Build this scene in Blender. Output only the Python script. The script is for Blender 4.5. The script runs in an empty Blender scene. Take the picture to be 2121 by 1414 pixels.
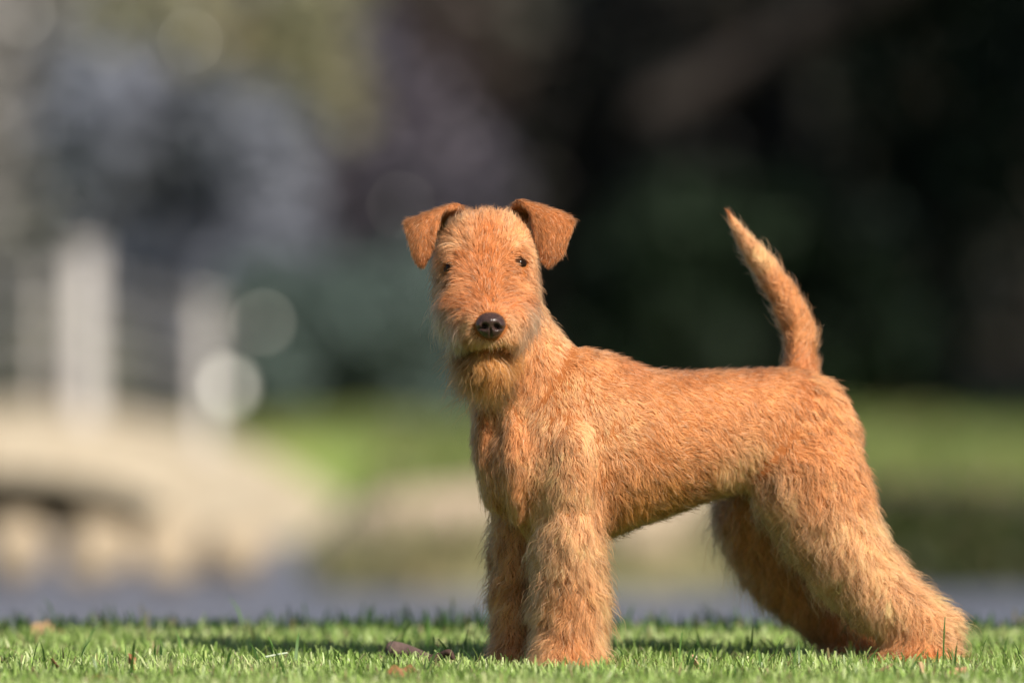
import bpy, bmesh, math
import numpy as np
from mathutils import Vector
from mathutils.bvhtree import BVHTree
from mathutils.kdtree import KDTree

rng = np.random.default_rng(7)
S = bpy.context.scene
COL = S.collection
R = math.radians

# ------------------------------------------------------------------ camera, sky, sun, exposure
CAM = Vector((0.0, -10.7, 0.51))
cd = bpy.data.cameras.new('camera')
cam = bpy.data.objects.new('camera', cd)
COL.objects.link(cam)
cam.location = CAM
cam.rotation_euler = (R(90 - 0.574), 0, 0)
cd.lens = 300
cd.sensor_width = 36
cd.clip_start = 0.1
cd.clip_end = 2000
cd.dof.use_dof = True
cd.dof.focus_distance = 10.64
cd.dof.aperture_fstop = 2.2
cd.dof.aperture_blades = 0
S.camera = cam

SUN_EL, SUN_ROT = R(40), R(145)      # towards the sun: right of and behind the camera
world = bpy.data.worlds.new('World')
S.world = world
world.use_nodes = True
wn = world.node_tree
sky = wn.nodes.new('ShaderNodeTexSky')
sky.sky_type = 'NISHITA'
sky.sun_disc = False
sky.sun_elevation = SUN_EL
sky.sun_rotation = SUN_ROT
bg = wn.nodes['Background']
bg.inputs['Strength'].default_value = 0.055
wn.links.new(sky.outputs[0], bg.inputs[0])
sd = bpy.data.lights.new('sun', 'SUN')
sd.energy = 5.0
sd.angle = R(0.53)
sd.color = (1.0, 0.91, 0.79)
sun = bpy.data.objects.new('sun', sd)
COL.objects.link(sun)
to_sun = Vector((math.sin(SUN_ROT) * math.cos(SUN_EL), math.cos(SUN_ROT) * math.cos(SUN_EL), math.sin(SUN_EL)))
sun.rotation_euler = to_sun.to_track_quat('Z', 'Y').to_euler()
sun.location = to_sun * 30
S.view_settings.view_transform = 'Standard'
S.view_settings.look = 'None'
S.view_settings.gamma = 1
S.view_settings.use_curve_mapping = False
S.view_settings.exposure = 0.45
S.render.engine = 'CYCLES'
S.cycles.use_denoising = True
S.cycles.denoising_prefilter = 'ACCURATE'
S.cycles.max_bounces = 10
S.cycles.transmission_bounces = 8
S.cycles.glossy_bounces = 6
S.cycles.diffuse_bounces = 3
S.cycles_curves.shape = 'RIBBONS'

# ------------------------------------------------------------------ helpers
F = 17675.0                                   # focal length in photograph pixels
def P(px, py, y):
    """World point seen at a photograph pixel when it stands y metres behind the dog's line."""
    D = y - CAM.y
    return np.array(((px - 1060.5) * D / F, y, CAM.z - (py - 530.0) * D / F))
def to_px(p):
    D = p[:, 1] - CAM.y
    return 1060.5 + p[:, 0] * F / D, 530.0 + (CAM.z - p[:, 2]) * F / D

def tag(o, label=None, cat=None, group=None, kind=None):
    if label: o['label'] = label
    if cat: o['category'] = cat
    if group: o['group'] = group
    if kind: o['kind'] = kind
    return o

def mesh_obj(name, V, Fc, mat=None, parent=None, smooth=True):
    me = bpy.data.meshes.new(name)
    if isinstance(Fc, np.ndarray):
        V = np.asarray(V, np.float32)
        n, k = Fc.shape
        me.vertices.add(len(V)); me.vertices.foreach_set('co', V.ravel())
        me.loops.add(n * k); me.loops.foreach_set('vertex_index', Fc.astype(np.int32).ravel())
        me.polygons.add(n); me.polygons.foreach_set('loop_start', np.arange(0, n * k, k, dtype=np.int32))
        me.update(calc_edges=True); me.validate()
    else:
        me.from_pydata([tuple(v) for v in V], [], Fc)
        me.update()
    if smooth:
        me.polygons.foreach_set('use_smooth', np.ones(len(me.polygons), bool))
    if mat: me.materials.append(mat)
    o = bpy.data.objects.new(name, me)
    COL.objects.link(o)
    if parent: o.parent = parent
    return o

def snoise(p, scale, seed, octs=2):
    """Smooth pseudo-noise in -1..1 for an array of points (sum of random plane waves)."""
    r = np.random.default_rng(seed)
    out = np.zeros(len(p))
    for o in range(octs):
        for _ in range(5):
            d = r.normal(size=3); d /= np.linalg.norm(d)
            out += np.sin(p @ d * (2 * math.pi / (scale / (1.9 ** o)) * r.uniform(.6, 1.4)) + r.uniform(0, 6.28)) * 0.35 / (1.6 ** o)
    return np.clip(out / 1.1, -1, 1)

def nrm(v):
    return v / np.maximum(np.linalg.norm(v, axis=-1, keepdims=True), 1e-9)

def new_mat(name):
    m = bpy.data.materials.new(name)
    m.use_nodes = True
    nt = m.node_tree
    return m, nt, nt.nodes['Principled BSDF']

def ramp(nt, fac, stops):
    n = nt.nodes.new('ShaderNodeValToRGB')
    while len(n.color_ramp.elements) < len(stops): n.color_ramp.elements.new(0.5)
    for e, (p_, c) in zip(n.color_ramp.elements, stops):
        e.position = p_; e.color = (*c, 1)
    nt.links.new(fac, n.inputs[0])
    return n.outputs[0]

def noise(nt, scale, detail=4, rough=.55, vec=None):
    n = nt.nodes.new('ShaderNodeTexNoise')
    n.inputs['Scale'].default_value = scale
    n.inputs['Detail'].default_value = detail
    n.inputs['Roughness'].default_value = rough
    if vec is None:
        tc = nt.nodes.new('ShaderNodeTexCoord'); vec = tc.outputs['Object']
    nt.links.new(vec, n.inputs['Vector'])
    return n.outputs['Fac']

def bump(nt, bs, fac, strength=.4, dist=.01):
    b = nt.nodes.new('ShaderNodeBump')
    b.inputs['Strength'].default_value = strength
    b.inputs['Distance'].default_value = dist
    nt.links.new(fac, b.inputs['Height'])
    nt.links.new(b.outputs[0], bs.inputs['Normal'])

def noise_mat(name, stops, scale, rough=.8, bump_s=.4, bump_d=.01, spec=.3, detail=5):
    m, nt, bs = new_mat(name)
    f = noise(nt, scale, detail)
    nt.links.new(ramp(nt, f, stops), bs.inputs['Base Color'])
    bs.inputs['Roughness'].default_value = rough
    bs.inputs['Specular IOR Level'].default_value = spec
    if bump_s: bump(nt, bs, noise(nt, scale * 3, 6), bump_s, bump_d)
    return m

def leaf_mat(name, attr='leaf_color', trans=.35, rough=.5, spec=.3):
    m, nt, bs = new_mat(name)
    a = nt.nodes.new('ShaderNodeAttribute'); a.attribute_name = attr
    nt.links.new(a.outputs['Color'], bs.inputs['Base Color'])
    bs.inputs['Roughness'].default_value = rough
    bs.inputs['Specular IOR Level'].default_value = spec
    t = nt.nodes.new('ShaderNodeBsdfTranslucent')
    nt.links.new(a.outputs['Color'], t.inputs['Color'])
    mx = nt.nodes.new('ShaderNodeMixShader'); mx.inputs[0].default_value = trans
    nt.links.new(bs.outputs[0], mx.inputs[1]); nt.links.new(t.outputs[0], mx.inputs[2])
    nt.links.new(mx.outputs[0], nt.nodes['Material Output'].inputs['Surface'])
    return m

def set_color(me, name, cols, domain='FACE'):
    a = me.attributes.new(name, 'FLOAT_COLOR', domain)
    c = np.ones((len(cols), 4), np.float32); c[:, :3] = cols
    a.data.foreach_set('color', c.ravel())

def catmull(pts, m):
    pts = np.asarray(pts, float)
    n = len(pts)
    ext = np.vstack([2 * pts[0] - pts[1], pts, 2 * pts[-1] - pts[-2]])
    out = []
    for i in range(n - 1):
        p0, p1, p2, p3 = ext[i:i + 4]
        for t in np.linspace(0, 1, m, endpoint=False):
            out.append(.5 * ((2 * p1) + (-p0 + p2) * t + (2 * p0 - 5 * p1 + 4 * p2 - p3) * t ** 2 + (-p0 + 3 * p1 - 3 * p2 + p3) * t ** 3))
    out.append(pts[-1])
    return np.array(out)

def tube(st, n=28, m=5, power=2.0, cap=.8):
    """Closed swept solid; st rows are centre(3), half axis a(3), half axis b(3)."""
    st = catmull(np.asarray(st, float).reshape(len(st), 9), m)
    C, A, B = st[:, :3], st[:, 3:6], st[:, 6:]
    rings = []
    def ring(c, a, b, k=1.0):
        t = np.linspace(0, 2 * math.pi, n, endpoint=False)
        ct, s_ = np.cos(t), np.sin(t)
        ct = np.sign(ct) * np.abs(ct) ** (2 / power); s_ = np.sign(s_) * np.abs(s_) ** (2 / power)
        return c + k * (ct[:, None] * a + s_[:, None] * b)
    def caps(c, a, b, d):
        r = min(np.linalg.norm(a), np.linalg.norm(b)) * cap
        return [ring(c + d * r * math.sin(q), a, b, math.cos(q)) for q in (.35, .7, 1.05, 1.35)], c + d * r
    t0 = nrm(C[0] - C[1]); t1 = nrm(C[-1] - C[-2])
    r0, e0 = caps(C[0], A[0], B[0], t0)
    r1, e1 = caps(C[-1], A[-1], B[-1], t1)
    rings = r0[::-1] + [ring(C[i], A[i], B[i]) for i in range(len(C))] + r1
    V = np.vstack(rings + [e0[None], e1[None]])
    Fc = []
    for i in range(len(rings) - 1):
        for j in range(n):
            k = (j + 1) % n
            Fc.append((i * n + j, i * n + k, (i + 1) * n + k, (i + 1) * n + j))
    a, b = len(V) - 2, len(V) - 1
    o = (len(rings) - 1) * n
    for j in range(n):
        k = (j + 1) % n
        Fc.append((k, j, a)); Fc.append((o + j, o + k, b))
    return V, Fc

# ------------------------------------------------------------------ materials
def hair_mat(name):
    m = bpy.data.materials.new(name); m.use_nodes = True
    nt = m.node_tree; nt.nodes.clear()
    out = nt.nodes.new('ShaderNodeOutputMaterial')
    h = nt.nodes.new('ShaderNodeBsdfHairPrincipled')
    h.model = 'CHIANG'; h.parametrization = 'COLOR'
    a = nt.nodes.new('ShaderNodeAttribute'); a.attribute_name = 'hair_color'
    nt.links.new(a.outputs['Color'], h.inputs['Color'])
    h.inputs['Roughness'].default_value = .48
    h.inputs['Radial Roughness'].default_value = .55
    h.inputs['IOR'].default_value = 1.36
    # multiple scattering inside the coat: a diffuse share lit along the lie of the body
    d = nt.nodes.new('ShaderNodeBsdfDiffuse')
    nt.links.new(a.outputs['Color'], d.inputs['Color'])
    rn = nt.nodes.new('ShaderNodeAttribute'); rn.attribute_name = 'coat_normal'
    nt.links.new(rn.outputs['Vector'], d.inputs['Normal'])
    mx = nt.nodes.new('ShaderNodeMixShader'); mx.inputs[0].default_value = .58
    nt.links.new(h.outputs[0], mx.inputs[1]); nt.links.new(d.outputs[0], mx.inputs[2])
    nt.links.new(mx.outputs[0], out.inputs[0])
    return m
M_HAIR = hair_mat('dog_hair')
M_SKIN = noise_mat('dog_undercoat', [(.3, (.26, .085, .025)), (.7, (.36, .13, .04))], 60, .9, .5, .002, .1)

# ================================================================== SETTING (see build order below)
# --- terrain: one sheet; lawn, drop to the pond, far bank, far lawn ------------------
def ground_z(x, y):
    """Height of the ground; D = y + 10.7 is the distance from the camera."""
    yy = np.array([-60, .95, 1.15, 1.5, 1.9, 9.0, 9.45, 9.7, 10.0, 11.2, 12.5, 16.5, 30, 60, 130, 400])
    zz = np.array([-.024, -.024, -.05, -.30, -.45, -.45, -.36, -.22, -.16, -.09, -.07, -.06, .0, .6, 4, 9])
    z = np.interp(y, yy, zz)
    p = np.stack([x, y, np.zeros_like(x)], -1).reshape(-1, 3)
    far = np.clip((y - 9.2) / 2, 0, 1)
    z = z + far * .02 * snoise(p, 1.3, 77).reshape(x.shape)
    # the stream under the footbridge runs back to the left
    ch = 1 / (1 + np.exp((x + .52) / .07)) / (1 + np.exp(-(x + 2.5) / .07)) * np.clip((y - 9) / .6, 0, 1) * np.clip((14.75 - y) / .5, 0, 1)
    return z - ch * .34
xs = np.unique(np.concatenate([np.linspace(-120, -8, 20), np.linspace(-8, 8, 110), np.linspace(8, 120, 20)]))
ys = np.unique(np.concatenate([np.linspace(-60, 0, 16), np.linspace(0, 20, 130), np.linspace(20, 60, 24), np.linspace(60, 400, 18)]))
GX, GY = np.meshgrid(xs, ys)
GZ = ground_z(GX, GY)
gi = np.arange(GX.size).reshape(GX.shape)
gf = np.stack([gi[:-1, :-1], gi[:-1, 1:], gi[1:, 1:], gi[1:, :-1]], -1).reshape(-1, 4)
m_ground, nt, bs = new_mat('turf_and_soil')
tc = nt.nodes.new('ShaderNodeTexCoord'); sp = nt.nodes.new('ShaderNodeSeparateXYZ'); nt.links.new(tc.outputs['Object'], sp.inputs[0])
def mr(src, a, b):
    n = nt.nodes.new('ShaderNodeMapRange'); n.inputs[1].default_value = a; n.inputs[2].default_value = b
    nt.links.new(src, n.inputs[0]); return n.outputs[0]
def mixc(f, c1, c2):
    n = nt.nodes.new('ShaderNodeMix'); n.data_type = 'RGBA'; nt.links.new(f, n.inputs[0])
    for s, c in ((6, c1), (7, c2)):
        if isinstance(c, tuple): n.inputs[s].default_value = (*c, 1)
        else: nt.links.new(c, n.inputs[s])
    return n.outputs[2]
n1 = noise(nt, .9, 4); n2 = noise(nt, 6, 5)
near = ramp(nt, n2, [(.3, (.06, .10, .025)), (.7, (.12, .16, .05))])
soil = ramp(nt, n1, [(.35, (.33, .28, .17)), (.5, (.22, .22, .11)), (.62, (.46, .36, .25))])
farl = ramp(nt, n1, [(.3, (.15, .23, .06)), (.55, (.22, .29, .08)), (.75, (.28, .30, .11))])
c = mixc(mr(sp.outputs[1], 1.05, 1.4), near, soil)
c = mixc(mr(sp.outputs[1], 11.3, 11.8), c, farl)
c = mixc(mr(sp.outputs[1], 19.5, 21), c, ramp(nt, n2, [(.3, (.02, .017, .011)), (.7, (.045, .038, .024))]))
nt.links.new(c, bs.inputs['Base Color']); bs.inputs['Roughness'].default_value = .9; bs.inputs['Specular IOR Level'].default_value = .15
bump(nt, bs, n2, .5, .03)
o = mesh_obj('ground', np.stack([GX, GY, GZ], -1).reshape(-1, 3), gf, m_ground); tag(o, kind='structure')

# --- pond -----------------------------------------------------------
m_water, nt, bs = new_mat('rippled_pond_water')
bs.inputs['Base Color'].default_value = (.165, .18, .235, 1); bs.inputs['Roughness'].default_value = .38; bs.inputs['IOR'].default_value = 1.33
tc = nt.nodes.new('ShaderNodeTexCoord'); mp = nt.nodes.new('ShaderNodeMapping'); mp.inputs['Scale'].default_value = (2.2, 6, 1)
nt.links.new(tc.outputs['Object'], mp.inputs[0])
bump(nt, bs, noise(nt, 3, 3, .6, mp.outputs[0]), 1.0, .12)
wx = np.linspace(-40, 40, 161); wy = np.linspace(1.0, 22, 84)
WX, WY = np.meshgrid(wx, wy); WZ = np.full(WX.shape, -.285)
wi = np.arange(WX.size).reshape(WX.shape)
o = mesh_obj('pond', np.stack([WX, WY, WZ], -1).reshape(-1, 3), np.stack([wi[:-1, :-1], wi[:-1, 1:], wi[1:, 1:], wi[1:, :-1]], -1).reshape(-1, 4), m_water)
tag(o, kind='structure')

def sheet(name, xa, xb, yfun0, yfun1, mat, lift, nx=60, ny=10):
    X = np.linspace(xa, xb, nx); T = np.linspace(0, 1, ny)
    XX, TT = np.meshgrid(X, T)
    YY = yfun0(XX) * (1 - TT) + yfun1(XX) * TT
    ZZ_ = ground_z(XX, YY) + lift
    ii = np.arange(XX.size).reshape(XX.shape)
    o = mesh_obj(name, np.stack([XX, YY, ZZ_], -1).reshape(-1, 3), np.stack([ii[:-1, :-1], ii[:-1, 1:], ii[1:, 1:], ii[1:, :-1]], -1).reshape(-1, 4), mat)
    return tag(o, kind='structure')
m_path = noise_mat('pale_gravel', [(.3, (.48, .36, .26)), (.7, (.62, .50, .38))], 9, .9, .5, .02, .15)
m_shade_mulch = noise_mat('mulch_with_painted_shade', [(.3, (.05, .036, .032)), (.7, (.10, .07, .06))], 14, .95, .6, .03, .1)  # mulch tone also carries the shade of the right bank
sheet('path', -.60, .50, lambda x: 10.05 + .05 * np.sin(x * 3), lambda x: 11.15 + 1.3 * np.clip(-x - .05, 0, .6) + .05 * np.sin(x * 4), m_path, .006)
sheet('shade_dark_bed', .56, 6, lambda x: 9.62 + .06 * np.sin(x * 4), lambda x: 11.35 + .08 * np.sin(x * 3), m_shade_mulch, .008)  # bed widened over the bank so its dark colour replaces canopy shade

# --- footbridge at the left of the far bank -----------------------------------------
m_stone = noise_mat('pale_sandstone', [(.25, (.40, .33, .24)), (.6, (.52, .45, .34)), (.8, (.58, .51, .41))], 12, .85, .5, .01, .2)
m_white = noise_mat('weathered_white_paint', [(.3, (.52, .49, .47)), (.7, (.68, .65, .63))], 25, .6, .2, .004, .3)
m_wire = noise_mat('grey_rail_metal', [(.3, (.25, .25, .26)), (.7, (.34, .34, .35))], 40, .5, .1, .001, .5)
bridge = bpy.data.objects.new('footbridge', None); COL.objects.link(bridge)
BX, BY = -1.50, 13.1
bridge.location = (BX, BY, -.2)
tag(bridge, 'small pale stone arched footbridge with white railing posts over the pond edge', 'bridge')
bpy.context.view_layer.update()
BINV = bridge.matrix_world.inverted()
def child(o):
    o.parent = bridge; o.matrix_parent_inverse = BINV; return o
top = [(-1.15, -.30), (-.95, -.18), (-.75, -.075), (-.5, .01), (-.25, .055), (0, .07), (.25, .055), (.5, .01), (.75, -.075), (.95, -.18), (1.15, -.30)]
bot = [(.60, -.36), (.58, -.24), (.50, -.175), (.38, -.13), (.2, -.1), (0, -.09), (-.2, -.1), (-.38, -.13), (-.50, -.175), (-.58, -.24), (-.60, -.36)]
def arch_band(name, up, lo, y0, y1, mat):
    V, Fc = [], []
    for y in (y0, y1):
        V += [(BX + a, BY + y, b) for a, b in up] + [(BX + a, BY + y, b) for a, b in lo]
    n, m = len(up), len(up) + len(lo)
    for i in range(n - 1):
        Fc += [(i, n + i, n + i + 1, i + 1)[::-1], (m + i, m + n + i, m + n + i + 1, m + i + 1)]
        Fc += [(i, i + 1, m + i + 1, m + i), (n + i, m + n + i, m + n + i + 1, n + i + 1)]
    Fc += [(0, m, m + n, n), (n - 1, n + n - 1, m + n + n - 1, m + n - 1)]
    return child(mesh_obj(name, V, Fc, mat, None, False))
arch_band('arch', top, bot[::-1], 0, 1.8, m_stone)
def box(x0, x1, y0, y1, z0, z1, bev=0):
    bm = bmesh.new(); bmesh.ops.create_cube(bm, size=1)
    for v in bm.verts: v.co = Vector(((x0 + x1) / 2 + v.co.x * (x1 - x0), (y0 + y1) / 2 + v.co.y * (y1 - y0), (z0 + z1) / 2 + v.co.z * (z1 - z0)))
    if bev: bmesh.ops.bevel(bm, geom=bm.edges[:], offset=bev, segments=2, affect='EDGES')
    V = [v.co.copy() for v in bm.verts]; bm.verts.ensure_lookup_table(); bm.verts.index_update()
    Fc = [[v.index for v in f.verts] for f in bm.faces]; bm.free()
    return V, Fc
# facing stones of the arch, proud of the spandrel
m_vous = noise_mat('cut_sandstone', [(.25, (.48, .40, .29)), (.7, (.64, .56, .43))], 16, .85, .4, .008, .2)
lo = np.array(bot[::-1])[1:-1]
for i in range(len(lo) - 1):
    for k in range(2):
        a = lo[i] + (lo[i + 1] - lo[i]) * (k / 2 + .03); b = lo[i] + (lo[i + 1] - lo[i]) * (k / 2 + .47)
        n_ = np.array((a[0] * .9, .35 + .3 * (1 - abs(a[0]) / .6))); n_ /= np.linalg.norm(n_); w = .075
        q = [a, b, b + n_ * w, a + n_ * w]
        V = [(BX + p[0], BY - .012, p[1]) for p in q] + [(BX + p[0], BY + .03, p[1]) for p in q]
        child(mesh_obj('stone', V, [(0, 1, 2, 3), (7, 6, 5, 4), (0, 4, 5, 1), (1, 5, 6, 2), (2, 6, 7, 3), (3, 7, 4, 0)], m_vous, None, False))
def deck_z(dx): return float(np.interp(dx, [t[0] for t in top], [t[1] for t in top]))
POSTS = [(.305, .06, .068), (.642, .06, .042), (-.305, .06, .062), (-.655, .06, .042), (.10, 1.72, .022), (-.28, 1.72, .032), (-.655, 1.72, .032)]
for dx, dy, w in POSTS:
    h = (.50 if abs(dx) < .5 else .44) if dy < .5 else .42
    z0 = deck_z(dx) - .03
    V, Fc = box(BX + dx - w / 2, BX + dx + w / 2, BY + dy, BY + dy + w, z0, z0 + h, .006)
    p_ = child(mesh_obj('post', V, Fc, m_white, None, False))
    V, Fc = box(BX + dx - w * .62, BX + dx + w * .62, BY + dy - w * .12, BY + dy + w * 1.12, z0 + h, z0 + h + .025, .006)
    c_ = mesh_obj('post_cap', V, Fc, m_white, None, False); c_.parent = p_
for dy in (.09, 1.735):
    for hz in (.12, .21, .30, .39):
        xs_ = np.linspace(-.70, .68, 18)
        st = [(BX + x, BY + dy, deck_z(x) + hz, 0, .004, 0, 0, 0, .004) for x in xs_]
        v, f = tube(st, n=8, m=1)
        child(mesh_obj('rail', v, f, m_wire))

# --- boulders at the water's edge ----------------------------------------------------
m_rock = noise_mat('tan_boulder', [(.25, (.30, .24, .16)), (.6, (.42, .34, .24)), (.8, (.48, .40, .30))], 9, .85, .7, .02, .2)
def rock(px, py, y, wpx, hpx, seed, label):
    bm = bmesh.new(); bmesh.ops.create_icosphere(bm, subdivisions=4, radius=1)
    p = np.array([v.co for v in bm.verts]); Fc = [[v.index for v in f.verts] for f in bm.faces]; bm.free()
    k = (y - CAM.y) / F
    r = 1 + .18 * snoise(p, 1.6, seed) + .06 * snoise(p, .5, seed + 1)
    p = np.sign(p) * np.abs(p) ** .8 * r[:, None] * np.array((wpx / 2 * k, wpx / 2 * k * .8, hpx / 2 * k))
    o = mesh_obj('boulder', p, Fc, m_rock); c = P(px, py, y); o.location = c
    tag(o, label, 'boulder', 'sandstone boulders at the edge of the pond')
rock(28, 1134, 9.75, 124, 140, 1, 'blurred tan boulder at the pond edge, cut by the left border of the photo')
rock(200, 1136, 9.75, 150, 138, 2, 'blurred tan boulder under the arch of the footbridge, second from the left border')
rock(345, 1140, 9.75, 130, 128, 3, 'blurred tan boulder below the right end of the dark arch')
rock(480, 1140, 9.80, 130, 110, 4, 'low blurred tan boulder below the right foot of the footbridge')
rock(1330, 1118, 9.78, 150, 70, 5, 'flat blurred boulder seen under the belly of the dog')

# --- shrubs and trees beyond the pond -------------------------------------------------
M_LEAF = leaf_mat('shrub_leaf')
M_GLOSS = None
m_bark = noise_mat('grey_brown_bark', [(.3, (.09, .07, .055)), (.7, (.20, .165, .14))], 12, .9, .7, .02, .1)
m_shade_bark = noise_mat('shade_toned_bark', [(.3, (.026, .021, .019)), (.7, (.055, .046, .042))], 12, .9, .7, .02, .1)  # darker copy of the bark, the shade on the limb put into its colour
m_twig = noise_mat('brown_stem', [(.3, (.07, .05, .035)), (.7, (.14, .10, .07))], 20, .9, .4, .01, .1)
def leaves(name, clusters, n, size, cols, parent, seed, droop=.3, var=.35, shell=.5, gaps=True):
    """Leaf-sized quads spread through the lobes (cx,cy,cz,rx,ry,rz) of a crown."""
    r = np.random.default_rng(seed)
    cl = np.array(clusters, float)
    vol = (cl[:, 3] * cl[:, 4] * cl[:, 5]) ** .7
    ci = r.choice(len(cl), n, p=vol / vol.sum())
    d = nrm(r.normal(size=(n, 3)))
    rad = r.random(n) ** shell
    c = cl[ci, :3] + d * rad[:, None] * cl[ci, 3:]
    keepm = snoise(c, .55, seed + 3) + r.normal(0, .35, n) > (-.45 if gaps else -9)
    c = c[keepm]; d = d[keepm]; n = len(c)
    nn = nrm(d * .7 + r.normal(size=(n, 3)) * .7 + np.array((0, -.1, .35)))
    t = nrm(np.cross(nn, r.normal(size=(n, 3)))); t[:, 2] -= droop; t = nrm(t - nn * (t * nn).sum(1, keepdims=True)); b = np.cross(nn, t)
    s = size * r.uniform(.6, 1.35, n)[:, None]
    V = np.stack([c - t * s, c + b * s * .42 - t * s * .1 + nn * s * .08, c + t * s, c - b * s * .42 - t * s * .1 + nn * s * .08], 1).reshape(-1, 3)
    Fc = np.arange(n * 4).reshape(n, 4)
    o = mesh_obj(name, V, Fc, M_LEAF, parent, False)
    cols = np.array(cols, float)
    k = np.clip((snoise(c, .5, seed + 5) * .5 + .5) * (len(cols) - 1) + r.normal(0, .5, n), 0, len(cols) - 1.001)
    i = k.astype(int); f = (k - i)[:, None]
    cc = (cols[i] * (1 - f) + cols[np.minimum(i + 1, len(cols) - 1)] * f) * np.clip(1 + r.normal(0, var, n), .35, 1.9)[:, None]
    set_color(o.data, 'leaf_color', np.clip(cc, .003, .9))
    return o
def limb(name, pts, r0, r1, mat, parent, n=10):
    pts = catmull(pts, 5)
    rr = np.linspace(r0, r1, len(pts))
    st = []
    for i in range(len(pts)):
        t = nrm(pts[min(i + 1, len(pts) - 1)] - pts[max(i - 1, 0)])
        a = nrm(np.cross(t, (0.13, 1, .21))); b = np.cross(t, a)
        st.append((*pts[i], *(a * rr[i]), *(b * rr[i])))
    v, f = tube(st, n=n, m=1)
    return mesh_obj(name, v, f, mat, parent)
def root_empty(name, label, cat, group=None, loc=(0, 0, 0)):
    o = bpy.data.objects.new(name, None); COL.objects.link(o)
    return tag(o, label, cat, group)
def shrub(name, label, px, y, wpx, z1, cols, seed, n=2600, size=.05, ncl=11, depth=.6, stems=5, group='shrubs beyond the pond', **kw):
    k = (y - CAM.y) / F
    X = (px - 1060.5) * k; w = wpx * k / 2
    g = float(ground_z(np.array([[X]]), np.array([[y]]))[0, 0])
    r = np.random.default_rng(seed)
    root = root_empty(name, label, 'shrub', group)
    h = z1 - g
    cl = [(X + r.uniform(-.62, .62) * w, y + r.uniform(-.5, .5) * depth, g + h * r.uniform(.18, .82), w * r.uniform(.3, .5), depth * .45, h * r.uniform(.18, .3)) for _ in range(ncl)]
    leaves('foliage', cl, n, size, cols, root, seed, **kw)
    for i in range(stems):
        a = r.uniform(-.6, .6) * w; top_ = cl[i % 11]
        limb('stem', [(X + a * .25, y + r.uniform(-.1, .1), g - .05), (X + a * .6, y, g + h * .3), (top_[0], top_[1], top_[2])], .022, .008, m_twig, root)
    return root
m_gl, nt, bs = new_mat('waxy_leaf')
bs.inputs['Base Color'].default_value = (.30, .33, .26, 1); bs.inputs['Roughness'].default_value = .3; bs.inputs['Coat Weight'].default_value = .6; bs.inputs['Coat Roughness'].default_value = .3
def waxy_leaf(px, py, y, size, parent):
    """A broad waxy leaf turned so that it catches the sun."""
    c = P(px, py, y)
    n = nrm(np.array(to_sun) + nrm(np.array(CAM) - c))
    a = nrm(np.cross(n, (0, 0, 1.))); b = np.cross(n, a)
    V = [c]; k = 14
    for i in range(k):
        t = 2 * math.pi * i / k
        V.append(c + size * (.46 * math.cos(t) * a + .5 * math.sin(t) * b) - n * size * .05 * math.cos(t) ** 2)
    mesh_obj('waxy_leaf', V, [(0, 1 + i, 1 + (i + 1) % k) for i in range(k)], m_gl, parent)

SH_GREY = shrub('shrub', 'tall blurred silver-grey shrub filling the upper left corner', 20, 19.5, 620, 2.4, [(.36, .35, .35), (.50, .49, .48), (.42, .43, .40)], 11, n=9000, size=.055, gaps=False, ncl=26)
SH_GREY2 = shrub('shrub', 'tall pale grey shrub standing behind the silver-grey and the blue-grey shrub', 250, 21.2, 900, 2.6, [(.30, .30, .31), (.38, .38, .38), (.26, .27, .28)], 26, n=9000, size=.06, gaps=False, ncl=26)
SH_BLUE = shrub('shrub', 'blurred blue-grey shrub behind the footbridge posts', 380, 18.2, 640, 1.3, [(.24, .265, .335), (.285, .305, .375), (.22, .24, .29)], 12, n=8000, size=.045, gaps=False, ncl=26)
SH_PURP = shrub('shrub', 'dusky purple-grey shrub left of the head of the dog', 760, 18.9, 620, 1.35, [(.125, .112, .155), (.10, .10, .13), (.14, .12, .15)], 13, n=7500, size=.045, gaps=False, ncl=26)
SH_TEAL = shrub('shrub', 'low dark teal-green shrub on the far lawn between the footbridge and the dog', 720, 17.3, 640, .52, [(.09, .14, .125), (.13, .17, .16), (.07, .11, .10)], 14, n=6500, size=.036, gaps=False, ncl=26)
SH_OLIV = shrub('shrub', 'low olive shrub behind the footbridge deck by the left border', 120, 17.0, 420, .42, [(.17, .17, .14), (.13, .14, .10)], 15, n=1800, size=.04)
SH_RED = shrub('shrub', 'blurred reddish-brown shrub above the head of the dog', 900, 20.4, 360, 2.2, [(.10, .065, .06), (.07, .05, .05), (.05, .06, .04)], 16, n=2600, size=.055)
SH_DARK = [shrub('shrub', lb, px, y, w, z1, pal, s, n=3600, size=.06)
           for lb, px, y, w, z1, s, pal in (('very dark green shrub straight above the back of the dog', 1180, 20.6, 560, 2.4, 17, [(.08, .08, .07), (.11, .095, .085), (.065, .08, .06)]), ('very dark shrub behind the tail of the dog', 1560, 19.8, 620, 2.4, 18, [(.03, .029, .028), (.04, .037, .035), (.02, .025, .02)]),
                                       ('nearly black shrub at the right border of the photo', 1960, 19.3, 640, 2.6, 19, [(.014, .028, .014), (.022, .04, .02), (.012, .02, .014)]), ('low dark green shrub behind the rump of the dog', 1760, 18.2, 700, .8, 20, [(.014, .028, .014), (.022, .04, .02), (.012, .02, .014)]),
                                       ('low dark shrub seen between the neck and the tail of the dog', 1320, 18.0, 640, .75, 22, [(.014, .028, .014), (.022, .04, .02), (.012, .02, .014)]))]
shrub('shrub', 'low dark shrub added behind the footbridge arch to stand in for its shade', 60, 15.25, 620, .03, [(.02, .028, .02), (.03, .035, .028)], 25, n=2200, size=.035, depth=.25, stems=3)  # dark backing added in place of the shade inside the arch
waxy_leaf(473, 800, 16.7, .066, SH_TEAL); waxy_leaf(545, 667, 16.8, .032, SH_TEAL)
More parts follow.
